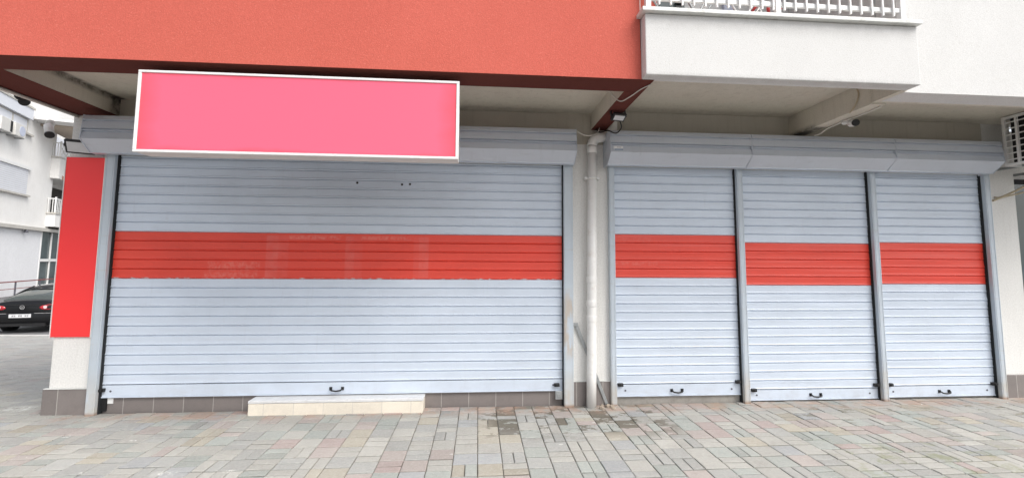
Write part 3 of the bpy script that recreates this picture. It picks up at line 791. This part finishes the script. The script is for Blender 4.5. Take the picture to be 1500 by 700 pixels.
# ------------------------------------------------------------------ balcony things
t = thing('drying_rack', 'folding dark metal drying rack standing on the balcony', 'drying rack', (1.95, -.95, 3.56))
mb = MB()
for y in (-1.32, -.90):
    mb.tube([(1.67, y, 4.45), (2.19, y, 3.565)], .010, 8); mb.tube([(2.39, y, 4.45), (1.87, y, 3.565)], .010, 8)
mb.tube([(2.18, -1.32, 3.58), (2.18, -.90, 3.58)], .009, 8); mb.tube([(1.88, -1.32, 3.58), (1.88, -.90, 3.58)], .009, 8)
mb.build('legs', 'galv', t)
mb = MB()
for i in range(8): mb.tube([(1.68 + i * .1, -1.36, 4.46), (1.68 + i * .1, -.86, 4.46)], .005, 6)
mb.tube([(1.64, -1.36, 4.46), (2.42, -1.36, 4.46)], .009, 8); mb.tube([(1.64, -.86, 4.46), (2.42, -.86, 4.46)], .009, 8)
mb.build('rails', 'white_metal', t)
t = thing('clothes_horse', 'small clothes horse with white legs and red joints behind the railing', 'drying rack', (2.55, -1.2, 3.56))
mb = MB()
for y in (-1.35, -1.1):
    mb.tube([(2.33, y, 3.565), (2.73, y, 4.24)], .009, 8); mb.tube([(2.83, y, 3.565), (2.43, y, 4.24)], .009, 8)
mb.build('legs', 'white_metal', t)
mb = MB()
mb.tube([(2.50, -1.36, 3.94), (2.575, -1.36, 4.03)], .012, 8); mb.tube([(2.575, -1.36, 4.03), (2.62, -1.36, 4.0)], .012, 8)
mb.tube([(2.665, -1.36, 3.93), (2.665, -1.36, 4.03)], .014, 8); mb.tube([(2.63, -1.36, 4.03), (2.71, -1.36, 4.035)], .012, 8); mb.tube([(2.73, -1.36, 3.93), (2.79, -1.36, 3.99)], .010, 8)
mb.build('joints', 'red_plastic', t)
# ------------------------------------------------------------------ parked car
def car(loc, heading):
    t = thing('parked_car', 'black sedan parked at the kerb left of the red pillar panel, seen from behind', 'car', loc)
    t.rotation_euler = (0, 0, heading)      # local +y is the way the car points
    def bld(mb, n, m, par=t, **k):
        o = mb.build(n, m, None, **k); o.parent = par; return o
    def loft(stations, n=28, pw=3.2):
        mb = MB(); vs = []; fs = []
        for (y, hw, z0, z1, tum) in stations:
            zc = (z0 + z1) / 2; hh = (z1 - z0) / 2
            for j in range(n):
                a = 2 * PI * j / n
                c, s_ = math.cos(a), math.sin(a)
                xx = math.copysign(abs(c) ** (2 / pw), c) * hw; zz = math.copysign(abs(s_) ** (2 / pw), s_) * hh
                k = 1 - tum * max(0, (zz / hh + 1) / 2)
                vs.append((xx * k, y, zc + zz))
        for i in range(len(stations) - 1):
            for j in range(n):
                a = i * n + j; b = i * n + (j + 1) % n
                fs.append((a, b, b + n, a + n))
        fs.append(tuple(range(n))); fs.append(tuple(range((len(stations) - 1) * n, len(stations) * n)))
        return mb.add(vs, fs, True)
    body = bld(loft([(0, .80, .36, .90, .06), (.04, .86, .30, .98, .06), (.16, .90, .26, 1.01, .06), (.5, .915, .22, 1.02, .06), (1.4, .92, .20, .99, .05), (2.6, .92, .20, .96, .05), (3.6, .91, .22, .92, .06), (4.3, .88, .24, .82, .06), (4.62, .78, .28, .70, .06), (4.72, .60, .32, .62, .06)]), 'body', 'black_paint')
    gh = bld(loft([(.34, .70, .94, 1.02, .0), (.62, .74, .93, 1.16, .10), (1.05, .76, .92, 1.32, .16), (1.5, .77, .90, 1.395, .20), (2.2, .775, .90, 1.42, .22), (2.8, .77, .90, 1.38, .20), (3.3, .75, .90, 1.20, .12), (3.75, .70, .88, .96, .0)], 28, 3.6), 'windows', 'car_glass')
    # roof skin and rear pillars
    mb = MB(); n = 10; st = [(.95, .58, 1.295), (1.5, .595, 1.402), (2.2, .595, 1.427), (2.8, .59, 1.388), (3.0, .585, 1.33)]
    vs = []; fs = []
    for (y, hw, z) in st:
        for j in range(n + 1):
            u = -1 + 2 * j / n; vs.append((u * hw, y, z - .03 * abs(u) ** 3 + .004))
    for i in range(len(st) - 1):
        for j in range(n): a = i * (n + 1) + j; fs.append((a, a + 1, a + n + 2, a + n + 1))
    mb.add(vs, fs, True); rf = bld(mb, 'roof', 'black_paint'); sd = rf.modifiers.new('skin', 'SOLIDIFY'); sd.thickness = .02
    for sx in (-1, 1):
        mb = MB(); mb.add([(sx * .60, .98, 1.275), (sx * .60, 1.35, 1.375), (sx * .775, 1.05, .99), (sx * .745, .42, .985), (sx * .665, .62, 1.10)], [(0, 1, 2, 3, 4)])
        p = bld(mb, 'rear_pillar', 'black_paint'); sd = p.modifiers.new('skin', 'SOLIDIFY'); sd.thickness = .03; sd.offset = 0
    # boot lid edge, bumper strip
    bld(MB().box(-.80, .80, -.018, .06, .855, .875), 'boot_seam', 'black')
    bp = bld(loft([(-.07, .72, .34, .60, .0), (-.045, .86, .30, .64, .0), (.08, .915, .25, .66, .0), (.35, .925, .25, .64, .0)], 28, 4), 'bumper', 'black_paint')
    for q in (-.80, .34): bld(MB().box(q, q + .46, -.078, -.06, .615, .632), 'chrome_strip', 'chrome', bp)
    bld(MB().box(-.62, .62, -.06, .1, .24, .33), 'diffuser', 'rubber', bp)
    # plate
    pl = bld(MB().box(-.265, .265, -.088, -.078, .50, .605), 'number_plate', 'plate')
    mb = MB(); r = random.Random(3)
    for i in range(8):
        if i in (2, 5): continue
        x = -.19 + i * .052; mb.box(x, x + .010, -.0895, -.0885, .522, .585); mb.box(x + .024, x + .034, -.0895, -.0885, .522, .585); mb.box(x + .010, x + .024, -.0895, -.0885, .548, .558)
    bld(mb, 'characters', 'ink', pl); 
    # lamps
    for sx in (-1, 1):
        mb = MB(); cx = sx * .625
        ring = []
        for (y, k) in ((-.010, .78), (.0, .95), (.05, 1.0)):
            for j in range(16):
                a = 2 * PI * j / 16; ring.append((cx + .225 * k * math.cos(a) * (1), y + .11 * max(0, (sx * math.cos(a))) ** 2 - .012, .80 + .085 * k * math.sin(a) + .015 * sx * math.cos(a)))
        fs = [(i * 16 + j, i * 16 + (j + 1) % 16, (i + 1) * 16 + (j + 1) % 16, (i + 1) * 16 + j) for i in range(2) for j in range(16)] + [tuple(range(16))]
        mb.add(ring, fs, True); tl = bld(mb, 'tail_light', 'tail')
        bld(MB().disc_ring((sx * .56, -.022, .80), (0, -1, 0), 0, .048, .006, 16), 'reflector', 'tail_clear', tl)
    bd = bld(MB().disc_ring((0, -.012, .80), (0, -1, 0), .050, .062, .014, 28), 'badge', 'chrome')
    mb = MB()
    for a, b in (((-.036, .838), (-.012, .80)), ((-.012, .80), (0, .828)), ((0, .828), (.012, .80)), ((.012, .80), (.036, .838)), ((-.045, .80), (-.022, .757)), ((-.022, .757), (0, .792)), ((0, .792), (.022, .757)), ((.022, .757), (.045, .80))):
        mb.bar((a[0], -.018, a[1]), (b[0], -.018, b[1]), .009, .010, up=(0, 1, 0))
    bld(mb, 'emblem', 'chrome', bd)
    for (wx, wy) in ((-.78, .82), (.78, .82), (-.78, 3.55), (.78, 3.55)):
        s_ = math.copysign(1, wx)
        mb = MB(); prof = [(-.115, .24), (-.112, .30), (-.085, .325), (.085, .325), (.112, .30), (.115, .24)]
        vs = []; n = 32
        for (x, r_) in prof:
            for j in range(n): a = 2 * PI * j / n; vs.append((wx + x, wy + r_ * math.cos(a), .322 + r_ * math.sin(a)))
        fs = [(i * n + j, i * n + (j + 1) % n, (i + 1) * n + (j + 1) % n, (i + 1) * n + j) for i in range(5) for j in range(n)]
        mb.add(vs, fs, True); wh = bld(mb, 'wheel', 'rubber')
        mb = MB(); mb.disc_ring((wx + s_ * .10, wy, .322), (s_, 0, 0), .0, .07, .012, 20); mb.disc_ring((wx + s_ * .09, wy, .322), (s_, 0, 0), .205, .242, .02, 28)
        for k in range(5):
            a = 2 * PI * k / 5; mb.bar((wx + s_ * .105, wy + .05 * math.cos(a), .322 + .05 * math.sin(a)), (wx + s_ * .10, wy + .22 * math.cos(a), .322 + .22 * math.sin(a)), .05, .012)
        bld(mb, 'rim', 'galv', wh)
    return t
car((-13.76, 9.50, -.655), math.radians(11))

# ------------------------------------------------------------------ background apartment block
A = math.radians(-20.6)
Wd = Vector((math.sin(A), math.cos(A), 0)); Nn = Vector((Wd.y, -Wd.x, 0)); B0 = Vector((-28.879, 26.353, 0))
rot = Matrix(((Wd.x, -Nn.x, 0), (Wd.y, -Nn.y, 0), (0, 0, 1)))   # local x runs along the facade, local -y looks out of it
far = thing('background_apartment_block', 'white apartment block with balconies across the street at far left', 'building', B0)
far.rotation_euler = rot.to_euler()
def fb(mb, n, m, par=far, **k):
    o = mb.build(n, m, None, **k); o.parent = par; return o
fb(MB().box(-14, .62, 0, 9, 3.62, 14.0).box(.621, 14, 1.3, 9, 3.62, 14.0), 'wall', 'far_wall')
fb(MB().box(-14, -.05, .05, 9, -1, 3.40).box(2.6, 14, .05, 9, -1, 3.40), 'lower_wall', 'far_lower')
fb(MB().box(-14, 14, -.18, 1.29, 3.41, 3.62), 'cornice', 'far_trim')
g = fb(MB().box(-.05, 2.6, .10, .16, -.3, 3.40), 'shop_window', 'far_glass')
fb(MB().box(-.04, 2.6, .02, .09, 1.42, 1.60).box(-.05, .04, .02, .09, -.3, 3.40).box(1.25, 1.33, .02, .09, -.3, 3.40).box(-.04, 2.6, .02, .09, -.3, -.1), 'frame', 'white_metal', g)
# first floor shuttered window
w1 = fb(MB().box(-6.0, -2.45, -.06, .0, 5.56, 7.06), 'window', 'far_shutter')
fb(MB().box(-6.2, -2.2, -.16, .0, 5.42, 5.53), 'sill', 'far_trim', w1)
fb(MB().box(-6.2, -2.25, -.14, .0, 7.08, 7.30), 'hood', 'white_metal', w1)
mb = MB()
for i in range(12): mb.box(-5.98, -2.47, -.068, -.061, 5.62 + i * .12, 5.635 + i * .12)
fb(mb, 'slat_line', 'far_trim', w1)
# second floor window with a deep blind box above
w2 = fb(MB().box(-7.0, -3.0, -.05, .0, 9.30, 10.12), 'window', 'far_shutter')
fb(MB().box(-7.2, -2.45, -.16, .0, 9.18, 9.29), 'sill', 'far_trim', w2)
fb(MB().box(-7.2, -2.85, -.22, .0, 10.16, 10.80), 'blind_box', 'far_shutter', w2)
fb(MB().box(-7.3, -2.75, -.26, .0, 10.80, 10.92), 'hood', 'far_trim', w2)
fb(MB().box(-4.60, -4.50, -.075, -.051, 9.30, 10.12).box(-3.08, -3.0, -.075, -.051, 9.30, 10.12).box(-7.0, -3.0, -.075, -.051, 10.06, 10.12), 'frame', 'far_trim', w2)
# overhanging tan storey above the balconies
fb(MB().box(-2.6, 9, -2.4, -.001, 10.32, 10.46), 'overhang_slab', 'far_wall')
fb(MB().box(-1.5, 9, -2.3, -.001, 10.17, 10.319), 'overhang_soffit', 'tan')
# recessed balconies
for (zf, nm) in ((4.62, 0), (8.45, 1)):
    s_ = fb(MB().box(.20, 9, -.45, 1.295, zf - .85 if nm == 0 else zf - 1.4, zf), 'balcony', 'far_wall')
    fb(MB().box(.12, 9, -.50, 1.29, zf + .001, zf + .10), 'edge', 'far_trim', s_)
    mb = MB(); mb.box(.20, 9, -.44, -.40, zf + 1.0, zf + 1.07); mb.box(.20, 9, -.43, -.41, zf + .2, zf + .25)
    for i in range(40): mb.box(.25 + i * .2, .31 + i * .2, -.43, -.41, zf + .1, zf + 1.0)
    mb.box(.16, .24, -.46, -.38, zf + .1, zf + 1.15)
    mb.box(.18, .22, -.38, 1.28, zf + 1.0, zf + 1.07)
    for i in range(7): mb.box(.185, .215, -.30 + i * .22, -.26 + i * .22, zf + .1, zf + 1.0)
    fb(mb, 'railing', 'white_metal', s_)
    d_ = fb(MB().box(.9, 5.5, 1.25, 1.298, zf + .1, zf + 2.2), 'balcony_door', 'far_dark' if nm == 0 else 'far_shutter')
    fb(MB().box(.8, .9, 1.20, 1.297, zf + .1, zf + 2.25), 'frame', 'white_metal', d_)
mb = MB()
for i in range(3): mb.bar((.35 + i * .5, -.34, 8.6), (1.45 + i * .5, -.34, 9.4), .035); mb.bar((.35 + i * .5, -.32, 9.4), (1.45 + i * .5, -.32, 8.6), .035)
fb(mb, 'trellis', 'far_trim')
t = thing('awning', 'short striped awning over the first floor balcony of the far block', 'awning', tuple(B0 + Wd * 1.5 + Vector((0, 0, 7.0))))
t.rotation_euler = rot.to_euler()
mb = MB(); mb.add([(-.9, .8, .62), (2.5, .8, .62), (2.5, -.5, .30), (-.9, -.5, .30), (2.5, -.5, .02), (-.9, -.5, .02)], [(0, 1, 2, 3), (3, 2, 4, 5)])
aw = fb(mb, 'canvas', 'awning', t); sd = aw.modifiers.new('thick', 'SOLIDIFY'); sd.thickness = .02
mb = MB(); mb.tube([(-.9, -.5, .30), (2.5, -.5, .30)], .025, 8); mb.tube([(-.88, .8, .60), (-.88, -.5, .29)], .02, 8); fb(mb, 'arm', 'white_metal', t)
# its outdoor cooler
t = thing('outdoor_cooler', 'white outdoor cooler hung below the upper left window of the far block', 'air conditioner', tuple(B0 + Wd * -4.45 + Vector((0, 0, 8.72))))
t.rotation_euler = rot.to_euler()
c_ = fb(MB().box(-.52, .52, -.42, -.10, 0, .74), 'casing', 'ac_white', t, bevel=.02)
mb = MB(); mb.disc_ring((.16, -.421, .37), (0, -1, 0), 0, .29, .012, 28); fb(mb, 'fan_grille', 'curtain_blue', c_)
for bx in (-.4, .36): fb(MB().box(bx, bx + .04, -.42, 0, -.06, -.005), 'bracket', 'galv', t)
t = thing('outdoor_cooler', 'darker narrow outdoor cooler cut by the left picture edge', 'air conditioner', tuple(B0 + Wd * -5.75 + Vector((0, 0, 8.72))))
t.rotation_euler = rot.to_euler()
c_ = fb(MB().box(-.52, .52, -.42, -.10, 0, .74), 'casing', 'ac_white', t, bevel=.02)
fb(MB().box(.30, .50, -.432, -.421, .06, .68), 'louvre', 'ac_dark', c_)
for bx in (-.4, .36): fb(MB().box(bx, bx + .04, -.42, 0, -.06, -.005), 'bracket', 'galv', t)
fl = thing('wall_lamp', 'small dark lamp under the cornice of the far block', 'lamp', tuple(B0 + Wd * -2.2 + Nn * .12 + Vector((0, 0, 3.30))))
fl.rotation_euler = rot.to_euler()
fb(MB().tube([(0, 0, .10), (0, 0, .02), (0, 0, -.08)], [.05, .09, .11], 14), 'shade', 'ink', fl)
# railing before the far block
rl = thing('street_railing', 'thin dark red handrail in front of the far white block', 'railing', tuple(B0 + Nn * .7 + Vector((0, 0, -.58))))
rl.rotation_euler = rot.to_euler()
mb = MB(); mb.box(-12, 8, -.03, .03, .83, .89); fb(mb, 'handrail', 'rust_red', rl)
for x in (-4.1, -1.5, 1.05, 3.6, 6.2): fb(MB().box(x - .04, x + .04, -.025, .025, 0, .828), 'post', 'ink', rl)
mb = MB(); mb.box(-12, 8, -.02, .02, .44, .475); fb(mb, 'mid_rail', 'rust_red', rl)

# ------------------------------------------------------------------ light, sky, camera
SUN_EL, SUN_AZ = math.radians(50), math.radians(134)     # azimuth measured from +y, clockwise: sun stands before the facade, a little right
w = bpy.data.worlds.new('World'); S.world = w; w.use_nodes = True
nt = w.node_tree; bg = nt.nodes['Background']
sky = nt.nodes.new('ShaderNodeTexSky'); sky.sky_type = 'NISHITA'; sky.sun_disc = False
sky.sun_elevation = SUN_EL; sky.sun_rotation = SUN_AZ; sky.air_density = 1.0; sky.dust_density = 4.0; sky.ozone_density = 1.0
hs = nt.nodes.new('ShaderNodeHueSaturation'); hs.inputs['Saturation'].default_value = .30
nt.links.new(sky.outputs[0], hs.inputs['Color']); nt.links.new(hs.outputs[0], bg.inputs['Color'])
bg.inputs['Strength'].default_value = .125
sl = bpy.data.lights.new('sun', 'SUN'); sl.energy = 1.3; sl.angle = math.radians(40); sl.color = (1, .97, .92)
so = bpy.data.objects.new('sun', sl); COL.objects.link(so)
dirv = Vector((math.sin(SUN_AZ) * math.cos(SUN_EL), math.cos(SUN_AZ) * math.cos(SUN_EL), math.sin(SUN_EL)))
so.rotation_euler = (-dirv).to_track_quat('-Z', 'Y').to_euler(); so.location = dirv * 30

cam = bpy.data.cameras.new('camera'); co = bpy.data.objects.new('camera', cam); COL.objects.link(co); S.camera = co
yaw, pitch, roll = math.radians(4.30629959), math.radians(4.85404099), math.radians(.3646499)
fw = Vector((math.sin(yaw) * math.cos(pitch), math.cos(yaw) * math.cos(pitch), math.sin(pitch)))
rt = Vector((math.cos(yaw), -math.sin(yaw), 0)); upv = rt.cross(fw)
r2 = rt * math.cos(roll) + upv * math.sin(roll); u2 = -rt * math.sin(roll) + upv * math.cos(roll)
mat = Matrix((r2, u2, -fw)).transposed().to_4x4(); mat.translation = Vector((0, -5.08975, 1.62))
co.matrix_world = mat
cam.sensor_width = 36; cam.sensor_fit = 'HORIZONTAL'; cam.lens = 644.553 / 1500 * 36
cam.shift_y = -21.73 / 1500; cam.clip_start = .05; cam.clip_end = 2000

S.view_settings.view_transform = 'Standard'; S.view_settings.look = 'None'; S.view_settings.gamma = 1; S.view_settings.use_curve_mapping = False
S.view_settings.exposure = .98
S.render.engine = 'CYCLES'
S.cycles.max_bounces = 8; S.cycles.diffuse_bounces = 5
